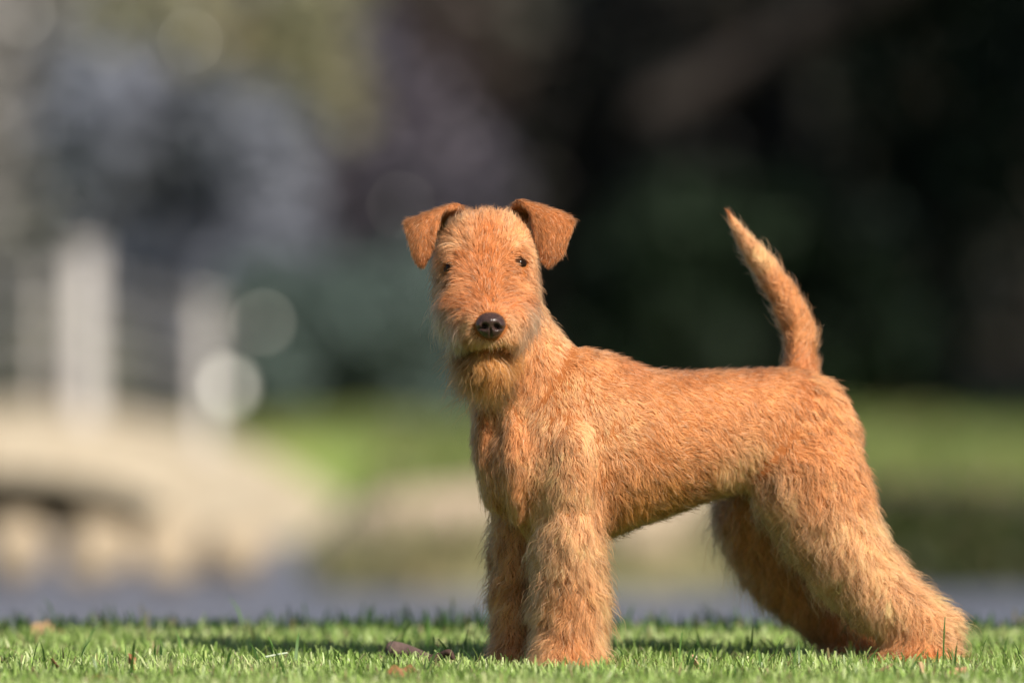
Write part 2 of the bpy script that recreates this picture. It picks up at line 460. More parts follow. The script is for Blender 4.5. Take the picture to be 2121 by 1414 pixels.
waxy_leaf(45, 30, 18.9, .03, SH_GREY); waxy_leaf(830, 425, 18.2, .016, SH_PURP)
for px, py, k in ((1625, 490, 1), (1795, 520, 1), (1500, 290, 1)): waxy_leaf(px, py, 18.9, .019, SH_DARK[k])

# tree whose drooping branch hangs into the top of the picture (trunk stands left of the frame)
tr = root_empty('drooping_tree', 'pale yellow-green sunlit branch hanging into the top left half of the photo', 'tree')
limb('trunk', [(-3.1, 17.6, -.1), (-3.05, 17.6, 1.2), (-2.9, 17.5, 2.6), (-2.6, 17.4, 4.2)], .13, .07, m_bark, tr)
limb('limb', [(-2.95, 17.5, 2.2), (-2.2, 17.2, 2.45), (-1.4, 17.0, 2.2), (-.75, 16.9, 1.6)], .05, .012, m_bark, tr)
q = lambda px, py, rx, rz: (*P(px, py, 17.0), rx, .3, rz)
leaves('crown', [q(330, 20, .30, .16), q(480, 60, .28, .18), q(610, 90, .26, .22), q(690, 190, .16, .20), q(580, -20, .35, .2), (-3.7, 17.2, 3.6, .8, .7, .6)],
       3400, .045, [(.30, .27, .17), (.24, .25, .15), (.33, .29, .19)], tr, 31)
waxy_leaf(395, 85, 16.6, .022, tr)
# big evergreen right of the frame: its canopy shades the right-hand side, one limb crosses the picture
tr = root_empty('evergreen_tree', 'dim brown limb of a large tree slanting through the dark upper right', 'tree')
limb('trunk', [(6.6, 17.2, -.2), (6.6, 17.2, 2), (7.2, 16.6, 5), (8.2, 16, 8)], .42, .2, m_bark, tr, 16)
limb('limb', [(6.6, 17.2, 3.0), (4.0, 17.9, 2.65), (2.0, 18.2, 1.95), (1.2, 18.3, 1.42), (.72, 18.3, 1.12), (.45, 18.3, 1.0)], .15, .05, m_shade_bark, tr, 14)
limb('limb', [(7.0, 16.8, 4.2), (9.2, 14.6, 5.4), (10.8, 12.6, 5.8)], .14, .04, m_bark, tr)
limb('limb', [(7.0, 16.8, 4.0), (6.4, 14.4, 5.4), (6.0, 12.4, 5.8)], .14, .04, m_bark, tr)
r_ = np.random.default_rng(5)
cl = [(8.9 + r_.uniform(-4.4, 4.4), 14.6 + r_.uniform(-4.6, 4.2), 6.2 + r_.uniform(-1.4, 1.6), r_.uniform(1.4, 2.2), r_.uniform(1.4, 2.2), r_.uniform(.8, 1.3)) for _ in range(26)]
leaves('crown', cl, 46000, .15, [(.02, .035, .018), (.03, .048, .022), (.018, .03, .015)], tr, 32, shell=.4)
# clipped hedge behind the shrubs
hg = root_empty('hedge', 'tall dark hedge across the right half of the background behind the shrubs', 'hedge')
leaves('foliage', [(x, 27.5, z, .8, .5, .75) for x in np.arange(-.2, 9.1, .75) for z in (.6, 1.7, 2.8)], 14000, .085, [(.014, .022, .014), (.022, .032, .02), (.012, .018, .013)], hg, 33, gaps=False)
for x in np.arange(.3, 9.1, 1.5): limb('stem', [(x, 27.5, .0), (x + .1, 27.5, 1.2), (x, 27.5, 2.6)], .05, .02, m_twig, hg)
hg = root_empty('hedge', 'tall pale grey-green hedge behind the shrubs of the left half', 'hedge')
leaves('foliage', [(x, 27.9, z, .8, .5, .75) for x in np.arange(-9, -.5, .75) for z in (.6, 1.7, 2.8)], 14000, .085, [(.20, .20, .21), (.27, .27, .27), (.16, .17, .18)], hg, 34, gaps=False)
for x in np.arange(-9, -.6, 1.5): limb('stem', [(x, 27.9, .0), (x + .1, 27.9, 1.2), (x, 27.9, 2.6)], .05, .02, m_twig, hg)
# tree line that closes the view
r_ = np.random.default_rng(9)
TREES = [(-9.5, 36, 'outermost of the blurred grey-green trees at the far left'), (-5.8, 38, 'blurred grey-green tree far behind the footbridge'), (-2.6, 36.5, 'blurred grey tree far behind the silver shrub'),
         (.3, 38, 'dark tree far behind the head of the dog'), (3.0, 36.5, 'dark tree far behind the tail of the dog'), (6.2, 38, 'dark tree far beyond the right border'), (9.8, 36.5, 'outermost dark tree at the far right')]
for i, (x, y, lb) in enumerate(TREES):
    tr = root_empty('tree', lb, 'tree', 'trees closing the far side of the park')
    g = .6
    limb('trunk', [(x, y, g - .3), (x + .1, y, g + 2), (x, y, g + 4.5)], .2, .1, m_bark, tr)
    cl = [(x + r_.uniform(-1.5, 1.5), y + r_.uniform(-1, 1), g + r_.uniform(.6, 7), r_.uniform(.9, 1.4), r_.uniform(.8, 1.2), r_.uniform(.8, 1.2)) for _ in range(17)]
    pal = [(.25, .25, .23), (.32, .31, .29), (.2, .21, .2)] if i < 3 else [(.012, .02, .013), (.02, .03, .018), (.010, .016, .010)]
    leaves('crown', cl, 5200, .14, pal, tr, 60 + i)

# --- lawn grass: every blade is geometry ----------------------------------------------
M_GRASS = leaf_mat('grass_blade', 'blade_color', .40, .42, .45)
def grass(name, label, n, x0, x1, y0, y1, h, hs, w, cols, seed, lean=.35, clip=.6, thin=None):
    r = np.random.default_rng(seed)
    x = r.uniform(x0, x1, n); y = r.uniform(y0, y1, n)
    if thin is not None:
        k = r.random(n) < thin(x, y); x, y = x[k], y[k]; n = len(x)
    p0 = np.stack([x, y, ground_z(x[:, None], y[:, None])[:, 0] - .003], 1)
    tuft = snoise(p0, .06, seed + 2); patch = snoise(p0, .35, seed + 4)
    H = h * np.clip(1 + .22 * tuft + r.normal(0, hs, n), .25, 2.2)
    ang = r.uniform(0, 2 * math.pi, n) + tuft
    le = np.abs(r.normal(0, lean, n)) + .05
    ld = np.stack([np.cos(ang), np.sin(ang), np.zeros(n)], 1)
    fa = ang + math.pi / 2 + r.normal(0, .5, n)
    wd = np.stack([np.cos(fa), np.sin(fa), np.zeros(n)], 1) * (w * r.uniform(.6, 1.3, n))[:, None] / 2
    up = np.array((0, 0, 1.))
    m1 = p0 + H[:, None] * (.5 * up + ld * le[:, None] * .22)
    m2 = p0 + H[:, None] * (.82 * up + ld * le[:, None] * .52)
    tp = p0 + H[:, None] * (1.0 * up + ld * le[:, None] * .85)
    cut = (r.random(n) < clip)[:, None]
    tw = np.where(cut, .55, .06)
    V = np.stack([p0 - wd, p0 + wd, m1 - wd * .95, m1 + wd * .95, m2 - wd * .8, m2 + wd * .8, tp - wd * tw, tp + wd * tw], 1).reshape(-1, 3)
    b = (np.arange(n) * 8)[:, None]
    Fc = np.concatenate([b + np.array([[0, 1, 3, 2]]), b + np.array([[2, 3, 5, 4]]), b + np.array([[4, 5, 7, 6]])], 1).reshape(-1, 4)
    o = mesh_obj(name, V, Fc, M_GRASS, None, True)
    cols = np.array(cols, float)
    k = np.clip((.5 + .35 * patch + r.normal(0, .28, n)) * (len(cols) - 1), 0, len(cols) - 1.001); i = k.astype(int); f = (k - i)[:, None]
    c = (cols[i] * (1 - f) + cols[i + 1] * f) * np.clip(1 + r.normal(0, .2, n), .5, 1.6)[:, None]
    dry = r.random(n) < .07
    c[dry] = np.array((.34, .27, .14)) * r.uniform(.6, 1.2, dry.sum())[:, None]
    base, tip = c * .8, c * 1.05
    tip = np.where(cut & (r.random(n) < .6)[:, None], tip * .5 + np.array((.36, .40, .20)) * .5, tip)
    vc = np.stack([base, base, c, c, c, c, tip, tip], 1).reshape(-1, 3)
    set_color(o.data, 'blade_color', np.clip(vc, .005, .8), 'POINT')
    return tag(o, label, kind='stuff')
GREEN = [(.19, .30, .06), (.31, .47, .11), (.43, .58, .18), (.56, .63, .30)]
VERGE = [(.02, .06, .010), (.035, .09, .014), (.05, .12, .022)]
grass('grass', 'short mown green lawn grass', 165000, -.95, .95, -.75, .93, .026, .24, .0029, GREEN, 101)
grass('grass', 'short mown green lawn grass to the sides and in front', 60000, -3, 3, -3.2, .93, .026, .22, .0045, GREEN, 102, thin=lambda x, y: ~((np.abs(x) < .95) & (y > -.75)))
grass('grass', 'scattered taller uncut grass blades', 260, -.9, .9, -.55, .7, .05, .22, .0036, [(.05, .12, .025), (.09, .19, .04), (.12, .23, .06)], 103, lean=.5, clip=.1)
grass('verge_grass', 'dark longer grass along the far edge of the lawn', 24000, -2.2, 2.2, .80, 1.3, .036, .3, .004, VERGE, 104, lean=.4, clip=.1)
grass('bank_grass', 'coarse grass on the far bank', 16000, -4, 5, 9.35, 10.05, .07, .35, .012, [(.24, .25, .12), (.36, .32, .18), (.20, .23, .10)], 105, lean=.6, clip=0,
      thin=lambda x, y: (x < .6) * (.5 + .5 * snoise(np.stack([x, y, 0 * x], 1), .5, 9)))
grass('shade_dark_cover', 'low ground cover on the right bank, coloured dark to stand in for shade', 9000, .55, 4, 9.45, 10.3, .06, .35, .02, [(.05, .07, .02), (.09, .11, .035), (.04, .06, .02)], 107, lean=.9, clip=0)  # plants added with dark blade colours that imitate shade on this bank
grass('far_grass', 'mown grass of the far lawn', 60000, -4, 6, 11.5, 17.5, .035, .3, .016, [(.15, .22, .06), (.21, .27, .08), (.29, .31, .11)], 106, lean=.5, clip=.2,
      thin=lambda x, y: ~((np.abs(x - BX) < 1.1) & (y < BY + 1.9)))

# --- fallen leaves and sticks on the lawn -----------------------------------------------
def dry_leaf(px, py, y, size, lift, yaw, pitch, curl, c0, c1, seed, label, notch=.18):
    m = noise_mat('dry_leaf', [(.3, c0), (.7, c1)], 120, .65, .4, .001, .25)
    r = np.random.default_rng(seed)
    V, Fc = [], []
    nu, nv = 15, 9
    ph = r.uniform(0, 6.28, 3)
    for i in range(nu):
        t = i / (nu - 1)
        hw = .33 * math.sin(math.pi * t ** .8) ** .8 * (1 + notch * math.sin(t * 17 + ph[0])) + .012
        for j in range(nv):
            s = (j / (nv - 1) - .5) * 2
            x, yy = t - .5, s * hw
            z = curl * (s * s) * hw * 1.6 + curl * 1.1 * (t - .5) ** 2 + .05 * math.sin(7 * t + 3 * s + ph[1]) - .03 * math.exp(-(s / .1) ** 2)
            V.append((x * size, yy * size, z * size))
    for i in range(nu - 1):
        for j in range(nv - 1): Fc.append((i * nv + j, i * nv + j + 1, (i + 1) * nv + j + 1, (i + 1) * nv + j))
    o = mesh_obj('fallen_leaf', V, Fc, m)
    so = o.modifiers.new('thick', 'SOLIDIFY'); so.thickness = .0006
    o.rotation_euler = (pitch, lift, yaw)
    o.location = P(px, py, y) + np.array((0, 0, -.001))
    return tag(o, label, 'leaf', 'dry leaves fallen on the lawn')
dry_leaf(838, 1410, -.30, .056, .1, .3, .6, .35, (.14, .06, .022), (.28, .14, .06), 1, 'torn orange-brown dry leaf in the grass just left of the front paws')
dry_leaf(215, 1408, -.42, .056, .0, .1, .9, -.5, (.22, .10, .045), (.34, .18, .09), 2, 'rounded reddish-brown leaf at the bottom edge, lower left corner')
dry_leaf(269, 1370, -.22, .022, 1.2, .2, .5, .4, (.24, .09, .04), (.38, .18, .09), 3, 'small brown leaf standing upright in the grass at the left')
dry_leaf(100, 1319, .82, .056, .1, .2, .7, .3, (.30, .18, .09), (.42, .27, .15), 4, 'blurred pale orange leaf on the far part of the lawn at the left border')
dry_leaf(112, 1373, -.26, .016, .9, .5, .4, .3, (.10, .035, .02), (.18, .07, .04), 5, 'tiny dark red leaf scrap in the grass near the left border')
dry_leaf(1985, 1398, -.30, .028, -.7, .3, .7, .4, (.44, .20, .11), (.58, .32, .20), 6, 'pinkish-tan leaf blade lying in the grass below the hind paw')
dry_leaf(1908, 1394, -.28, .030, 1.3, .1, .3, .3, (.50, .33, .18), (.62, .44, .26), 7, 'straw-coloured narrow leaf upright in the grass below the hind paw')
dry_leaf(1438, 1370, -.10, .020, 1.1, .4, .4, .3, (.46, .28, .16), (.60, .40, .26), 8, 'small peach-coloured leaf in the grass under the belly')
def stick(name, pts, r0, r1, c0, c1, label, cat):
    m = noise_mat(name + '_bark', [(.3, c0), (.7, c1)], 150, .85, .6, .001, .15)
    o = limb(name, np.array(pts), r0, r1, m, None, 9)
    return tag(o, label, cat)
stick('curled_bark', [P(812, 1344, .12), P(835, 1346, .12), P(862, 1354, .11), P(890, 1364, .10)], .011, .006, (.09, .06, .055), (.16, .11, .10), 'curled grey-brown strip of bark on the grass left of the front paws', 'bark')
stick('dark_twig', [P(890, 1366, .0), P(912, 1358, .0), P(930, 1350, -.01), P(938, 1362, -.01)], .006, .003, (.05, .03, .025), (.10, .06, .05), 'short dark twig on the grass close to the front paws', 'twig')
stick('pale_stem', [P(551, 1360, -.08), P(575, 1355, -.08), P(594, 1352, -.08)], .0015, .0013, (.40, .48, .34), (.52, .58, .44), 'thin pale cut grass stem lying across the lawn left of the dog', 'stem')
stick('brown_twig', [P(1785, 1402, -.32), P(1820, 1390, -.28), P(1850, 1375, -.24)], .003, .002, (.16, .09, .05), (.26, .16, .10), 'brown twig half hidden in the grass below the hind legs', 'twig')



# ================================================================== THE DOG
TH = R(27)
def axis_y(px): return (px - 1100) * 0.000308
U = np.array((math.cos(TH), math.sin(TH), 0)); Vv = np.array((math.sin(TH), -math.cos(TH), 0)); ZZ = np.array((0, 0, 1.))
def hslices(rows):                      # py, left px, right px, depth y, half depth
    st = []
    for py, xl, xr, y, hw in rows:
        c = P((xl + xr) / 2, py, y); w = abs(P(xr, py, y)[0] - P(xl, py, y)[0]) / 2
        st.append((*c, w, 0, 0, 0, hw, 0))
    return st
def dslices(rows):                      # depth y, centre px, top, bottom, half width px
    st = []
    for y, cx, t, b, hw in rows:
        c = P(cx, (t + b) / 2, y); k = (y - CAM.y) / F
        st.append((*c, hw * k, 0, 0, 0, 0, (b - t) / 2 * k))
    return st
torso = []
for cx, t, b, hw in [(1062, 860, 1040, .055), (1100, 790, 1100, .074), (1170, 722, 1122, .082), (1260, 732, 1105, .088),
                     (1350, 765, 1075, .086), (1450, 768, 1038, .080), (1550, 766, 1012, .074), (1640, 764, 1010, .076),
                     (1710, 790, 1010, .07), (1742, 840, 980, .04)]:
    y = axis_y(cx); c = P(cx, (t + b) / 2, y); hh = (P(cx, t, y)[2] - P(cx, b, y)[2]) / 2
    torso.append((*c, *(Vv * hw), *(ZZ * hh)))
parts = [  # label, mesh
    (0, tube(torso, cap=.6)),
    (0, tube(hslices([(560, 960, 1098, .045, .05), (640, 962, 1128, .045, .055), (700, 968, 1170, .04, .062), (760, 972, 1222, .04, .07),
                      (840, 978, 1245, .04, .078), (930, 985, 1235, .045, .078), (1010, 1008, 1210, .045, .07), (1075, 1040, 1190, .05, .05)]))),
    (0, tube(hslices([(830, 1150, 1215, -.01, .03), (900, 1130, 1232, -.038, .036), (980, 1118, 1236, -.042, .036), (1050, 1124, 1232, -.036, .036)]), cap=.8)),
    (0, tube(hslices([(850, 1040, 1082, -.01, .028), (930, 1036, 1088, -.03, .03), (1010, 1044, 1090, -.026, .03), (1060, 1056, 1092, -.01, .028)]), cap=.9)),
    (0, tube(hslices([(850, 982, 1016, .02, .034), (940, 984, 1024, .012, .036), (1030, 1008, 1050, .02, .036)]), cap=.9)),
    (1, tube(dslices([(.08, 1010, 475, 620, 66), (.04, 1010, 446, 645, 92), (0, 1010, 440, 655, 100), (-.035, 1011, 447, 668, 100),
                      (-.065, 1012, 478, 682, 96), (-.085, 1012, 535, 694, 88), (-.11, 1013, 590, 706, 78), (-.14, 1014, 622, 716, 64),
                      (-.162, 1015, 640, 715, 46)]), power=2.7, cap=.45)),
    (7, tube(dslices([(-.01, 1012, 690, 765, 44), (-.08, 1009, 708, 762, 32), (-.122, 1009, 718, 757, 26), (-.140, 1009, 724, 752, 19)]), cap=.5)),
    (2, tube(hslices([(960, 1120, 1240, .0, .05), (1040, 1115, 1246, -.015, .052), (1090, 1124, 1240, -.03, .046), (1180, 1124, 1244, -.035, .042),
                      (1270, 1122, 1246, -.035, .04), (1330, 1116, 1244, -.04, .042), (1372, 1110, 1244, -.05, .05), (1392, 1112, 1240, -.052, .048)]), cap=.45)),
    (3, tube(hslices([(980, 1010, 1130, .06, .05), (1050, 1024, 1115, .06, .045), (1100, 1030, 1105, .06, .042), (1200, 1030, 1100, .06, .038),
                      (1300, 1030, 1100, .058, .038), (1358, 1022, 1110, .05, .048), (1382, 1024, 1106, .048, .046)]), cap=.45)),
    (4, tube(hslices([(800, 1640, 1718, .15, .025), (860, 1590, 1756, .138, .042), (910, 1562, 1776, .128, .052), (960, 1550, 1792, .12, .058), (1010, 1552, 1806, .118, .058),
                      (1080, 1620, 1820, .115, .054), (1150, 1680, 1852, .11, .05), (1220, 1738, 1906, .105, .046), (1280, 1800, 1970, .1, .043),
                      (1325, 1832, 1976, .098, .042), (1365, 1822, 1976, .085, .048), (1385, 1822, 1972, .08, .046)]), cap=.45)),
    (5, tube(hslices([(900, 1560, 1720, .22, .045), (980, 1520, 1700, .235, .05), (1060, 1500, 1670, .245, .05), (1140, 1535, 1695, .25, .046),
                      (1210, 1580, 1740, .255, .042), (1280, 1655, 1795, .26, .04), (1320, 1700, 1838, .26, .04), (1355, 1698, 1848, .25, .044), (1368, 1698, 1846, .25, .042)]), cap=.45)),
    (6, tube(hslices([(800, 1610, 1700, .195, .03), (765, 1622, 1696, .2, .025), (730, 1627, 1688, .205, .02), (690, 1624, 1684, .21, .019), (640, 1606, 1666, .212, .018),
                      (590, 1582, 1638, .213, .016), (540, 1552, 1600, .213, .014), (500, 1528, 1564, .212, .011), (465, 1513, 1533, .21, .008),
                      (440, 1503, 1513, .209, .004)]), n=16, cap=.8)),
]
bodyV, bodyF, lab = [], [], []
off = 0
for l, (v, f) in parts:
    bodyV.append(v); bodyF += [tuple(i + off for i in q) for q in f]; off += len(v); lab += [l] * len(v)
bodyV = np.vstack(bodyV); lab = np.array(lab)
tmp = mesh_obj('dog_rough', bodyV, bodyF)
rm = tmp.modifiers.new('remesh', 'REMESH'); rm.mode = 'VOXEL'; rm.voxel_size = .0042
sm = tmp.modifiers.new('smooth', 'SMOOTH'); sm.iterations = 9; sm.factor = .5
dg = bpy.context.evaluated_depsgraph_get()
me = bpy.data.meshes.new_from_object(tmp.evaluated_get(dg))
bpy.data.objects.remove(tmp)
me.name = 'dog'
me.materials.clear(); me.materials.append(M_SKIN)
me.polygons.foreach_set('use_smooth', np.ones(len(me.polygons), bool))
dog = bpy.data.objects.new('dog', me)
COL.objects.link(dog)
tag(dog, 'ginger wire-haired terrier standing on the lawn, tail raised, facing us', 'dog')

def mesh_arrays(me):
    me.calc_loop_triangles()
    nv = len(me.vertices)
    V = np.empty(nv * 3); me.vertices.foreach_get('co', V); V = V.reshape(-1, 3)
    N = np.empty(nv * 3); me.vertices.foreach_get('normal', N); N = N.reshape(-1, 3)
    T = np.empty(len(me.loop_triangles) * 3, np.int32); me.loop_triangles.foreach_get('vertices', T)
    return V, N, T.reshape(-1, 3)
DV, DN, DT = mesh_arrays(me)
kd = KDTree(len(bodyV))
for i, p in enumerate(bodyV): kd.insert(p, i)
kd.balance()
DL = np.array([lab[kd.find(p)[1]] for p in DV])
BVH = BVHTree.FromPolygons([Vector(v) for v in DV], [tuple(t) for t in DT])
def hit(px, py):
    d = Vector(P(px, py, 0)) - CAM; d.normalize()
    loc, n, _, _ = BVH.ray_cast(CAM, d)
    return np.array(loc), np.array(n)

# --- fur -----------------------------------------------------------
TAN, LIGHT, RED, DARK, PALE, GOLD = [np.array(c) for c in
    ((.75, .335, .135), (.90, .485, .235), (.62, .20, .058), (.54, .215, .086), (.90, .64, .44), (.64, .29, .085))]
#            px   py    dx   dy  len  lift wave colour   (len, wave in mm)
G_BODY = [
 (1130, 620,  .2, 1.0,  14, .25, 1.0, LIGHT), (1150, 690,  .45, 1.0, 15, .25, 1.0, LIGHT), (1200, 725,  .8, .8, 15, .25, 1.2, TAN),
 (1080, 780,  .0, 1.0,  20, .25, 1.5, TAN), (985, 840, .05, 1.0, 16, .25, 1, TAN), (1000, 930, .1, 1.0, 20, .3, 1.5, TAN), (1010, 1020, .15, 1.0, 24, .35, 2, TAN),
 (1080, 900,  .05, 1.0, 20, .25, 1.5, TAN), (1080, 1010, .1, 1.0, 24, .3, 2.5, TAN), (1130, 860, .1, 1.0, 16, .2, 1.5, LIGHT), (1130, 960, .15, 1.0, 20, .28, 2, LIGHT),
 (1200, 800,  .45, 1.0, 16, .2, 1.5, LIGHT), (1200, 900, .35, 1.0, 16, .2, 1.5, LIGHT), (1260, 780, .8, .7, 15, .22, 1.5, TAN), (1270, 880, .7, .8, 15, .2, 1.5, LIGHT),
 (1250, 990, .5, .9, 17, .22, 1.5, TAN), (1300, 760, 1, .3, 14, .25, 1.3, DARK), (1420, 765, 1, .15, 14, .25, 1.5, DARK), (1560, 765, 1, .15, 14, .25, 1.5, DARK),
 (1380, 830, .95, .4, 15, .2, 1.8, TAN), (1500, 830, .95, .4, 15, .2, 1.8, TAN), (1350, 930, .85, .5, 16, .2, 1.5, TAN), (1450, 920, .9, .4, 16, .22, 1.8, TAN),
 (1310, 1060, .6, .8, 18, .3, 1.5, GOLD), (1390, 1025, .7, .65, 18, .3, 1.5, GOLD), (1450, 990, .8, .5, 16, .25, 1.5, TAN), (1510, 985, .5, .9, 20, .3, 2, LIGHT),
 (1600, 820, .9, .5, 15, .22, 1.8, TAN), (1680, 800, .5, .9, 14, .25, 1.5, DARK), (1740, 840, .5, .9, 14, .25, 1.2, TAN), (1620, 900, .8, .6, 16, .22, 2, TAN),
 (1720, 920, .5, .9, 15, .22, 1.8, TAN), (1790, 920, .35, 1, 14, .25, 1.2, TAN), (1570, 960, .7, .7, 20, .3, 2, LIGHT), (1800, 1010, .3, 1, 16, .3, 1.5, TAN),
]
G_NEARLEG = [
 (1130, 1050, -.2, 1, 28, .4, 3, LIGHT), (1200, 1040, .1, 1, 22, .3, 2, LIGHT), (1250, 1060, .3, 1, 22, .35, 2, TAN),
 (1110, 1130, -.6, .8, 34, .6, 3.5, LIGHT), (1180, 1130, -.05, 1, 28, .45, 2.5, LIGHT), (1250, 1130, .4, .9, 26, .5, 2.5, LIGHT),
 (1110, 1230, -.6, .8, 32, .65, 3, LIGHT), (1180, 1230, 0, 1, 28, .5, 2.5, TAN), (1250, 1230, .5, .8, 28, .55, 2.5, LIGHT),
 (1110, 1320, -.4, .9, 26, .5, 2.5, LIGHT), (1180, 1320, 0, 1, 24, .42, 2, TAN), (1250, 1320, .35, .9, 24, .5, 2, LIGHT), (1180, 1370, 0, 1, 18, .35, 1.5, TAN),
]
G_NEARREAR = [
 (1570, 960, .7, .7, 20, .3, 2, LIGHT), (1530, 1000, .1, 1, 26, .35, 2.5, LIGHT), (1640, 930, .6, .8, 16, .22, 2, TAN), (1720, 920, .5, .9, 15, .22, 1.8, TAN),
 (1790, 930, .35, 1, 14, .25, 1.2, TAN), (1600, 1040, .0, 1, 36, .6, 6, LIGHT), (1690, 1010, .35, 1, 22, .3, 2, TAN), (1780, 1010, .35, 1, 16, .28, 1.5, TAN),
 (1640, 1110, -.35, 1, 42, .78, 8, LIGHT), (1720, 1090, .1, 1, 30, .42, 2.5, LIGHT), (1810, 1090, .35, 1, 20, .35, 1.5, LIGHT),
 (1700, 1190, -.35, 1, 42, .8, 8, LIGHT), (1780, 1170, .1, 1, 32, .5, 2.5, LIGHT), (1860, 1170, .45, .9, 22, .42, 2, LIGHT),
 (1760, 1270, -.4, .9, 38, .8, 7, LIGHT), (1850, 1250, .1, 1, 30, .5, 2.5, LIGHT), (1930, 1240, .6, .8, 24, .5, 2, LIGHT),
 (1830, 1330, -.3, .9, 26, .5, 3, TAN), (1890, 1320, 0, 1, 24, .4, 2, TAN), (1960, 1310, .7, .6, 26, .6, 2, LIGHT),
 (1900, 1360, -.1, 1, 16, .35, 1.5, RED),
]
G_FARFRONT = [
 (1040, 1020, 0, 1, 24, .35, 2, TAN), (1020, 1110, -.5, .9, 28, .55, 3, TAN), (1080, 1110, .1, 1, 26, .45, 2.5, TAN),
 (1020, 1220, -.5, .9, 26, .6, 3, TAN), (1080, 1220, .1, 1, 24, .45, 2.5, TAN), (1025, 1320, -.3, .95, 22, .5, 2, TAN), (1080, 1320, 0, 1, 20, .4, 2, TAN),
]
G_FARREAR = [
 (1540, 1020, -.2, 1, 34, .5, 3, TAN), (1520, 1100, -.4, .9, 40, .6, 4, TAN), (1620, 1100, .1, 1, 30, .4, 2.5, TAN), (1570, 1190, -.35, .9, 38, .6, 4, TAN),
 (1680, 1200, .2, 1, 28, .4, 2.5, TAN), (1650, 1280, -.4, .9, 30, .55, 3, TAN), (1760, 1290, .3, 1, 24, .4, 2, RED), (1720, 1335, -.2, 1, 18, .4, 2, TAN),
 (1810, 1335, .2, 1, 16, .35, 2, RED),
]
G_TAIL = [
 (1660, 760, .2, -.6, 14, .3, 1, DARK), (1655, 700, .0, -1, 18, .24, 4, TAN), (1615, 620, -.45, -.9, 20, .25, 4.5, TAN), (1575, 550, -.55, -.85, 20, .25, 4.5, LIGHT),
 (1530, 490, -.5, -.9, 16, .22, 3, LIGHT), (1505, 445, -.25, -1, 11, .2, .8, RED), (1690, 700, .1, -1, 18, .4, 2.5, TAN),
]
G_HEAD = [
 (1015, 628, 0, -1, 9, .35, .4, RED), (975, 632, -.7, -.35, 13, .4, .8, RED), (1055, 632, .7, -.35, 13, .4, .8, RED),
 (1014, 585, 0, -1, 9, .42, .6, RED), (955, 600, -.8, .25, 18, .42, 1.5, TAN), (1075, 595, .8, .25, 16, .42, 1.5, TAN),
 (1012, 530, 0, -1, 9, .42, .7, RED), (960, 535, -.3, -.9, 12, .5, 1, RED), (1050, 520, .2, -1, 9, .4, .7, RED),
 (1012, 480, 0, -1, 9, .4, .7, RED), (950, 490, -.45, -.8, 13, .45, 1, TAN), (1075, 485, .35, -.9, 9, .4, .7, TAN),
 (1010, 440, 0, -1, 11, .6, 1, TAN), (950, 450, -.3, -1, 12, .45, 1, LIGHT), (1070, 450, .3, -1, 12, .45, 1, LIGHT),
 (948, 512, -.8, .55, 20, .6, 1.5, LIGHT), (918, 530, -.4, 1, 17, .4, 1.5, TAN), (1062, 512, .6, -.5, 12, .5, 1, LIGHT), (1095, 512, .5, .1, 10, .45, .8, LIGHT), (1079, 520, .25, .8, 13, .6, 1, DARK), (1079, 562, .2, 1, 6, .3, .4, DARK), (1060, 540, .8, .5, 8, .4, .5, DARK), (934, 532, -.4, .9, 14, .5, 1, DARK), (930, 572, -.3, 1, 8, .3, .5, DARK),
 (1108, 530, .5, .7, 8, .35, .6, LIGHT), (1112, 590, .3, 1, 16, .35, 1.2, LIGHT), (905, 580, -.15, 1, 24, .45, 2, TAN),
 (920, 630, -.35, .95, 48, .34, 4, PALE), (945, 680, -.3, 1, 38, .35, 3, PALE), (970, 705, -.25, 1, 20, .3, 1, TAN), (912, 690, -.02, 1, 72, .26, 5, PALE), (958, 650, -.7, .6, 18, .38, 1.5, TAN), (972, 690, -.6, .8, 14, .35, 1, TAN),
 (1098, 640, .2, 1, 34, .36, 3, PALE), (1085, 690, .15, 1, 40, .32, 3, PALE), (1060, 705, .2, 1, 20, .28, 1, TAN), (1108, 690, .05, 1, 50, .32, 4.5, PALE), (1072, 650, .7, .6, 18, .38, 1.5, TAN), (1060, 690, .6, .8, 14, .35, 1, TAN),
 (975, 672, -.75, .6, 10, .35, .8, LIGHT), (1057, 672, .75, .6, 10, .35, .8, LIGHT), (990, 704, -.45, .9, 9, .3, .8, LIGHT), (1042, 704, .45, .9, 9, .3, .8, LIGHT), (945, 615, -.8, .3, 20, .5, 1.5, RED), (1085, 612, .8, .3, 18, .5, 1.5, RED), (1014, 605, 0, -1, 12, .5, .6, RED),
 (1016, 712, 0, 1, 12, .25, .6, LIGHT),
]
G_BEARD = [
 (1016, 735, 0, 1, 26, .3, 2.5, GOLD), (985, 750, .02, 1, 62, .2, 5, GOLD), (1025, 750, -.1, 1, 60, .2, 5, GOLD), (960, 750, .15, 1, 36, .15, 4, GOLD), (1062, 750, -.15, 1, 36, .2, 4, GOLD),
]
GSETS = {0: ('body_fur', G_BODY + G_NEARLEG[:3], 62), 2: ('leg_fur', G_NEARLEG, 55), 3: ('leg_fur', G_FARFRONT, 40), 4: ('leg_fur', G_NEARREAR, 52),
         5: ('leg_fur', G_FARREAR, 40), 6: ('tail_fur', G_TAIL, 62), 1: ('head_fur', G_HEAD, 105), 7: ('beard', G_BEARD, 95)}
EYES = [(1079, 542, .0108), (932, 551, .0105)]
NOSE_C = P(1016, 673, -.172)
eye_pts = []
for ex, ey, er in EYES:
    l, n = hit(ex, ey); eye_pts.append((l, n, er))

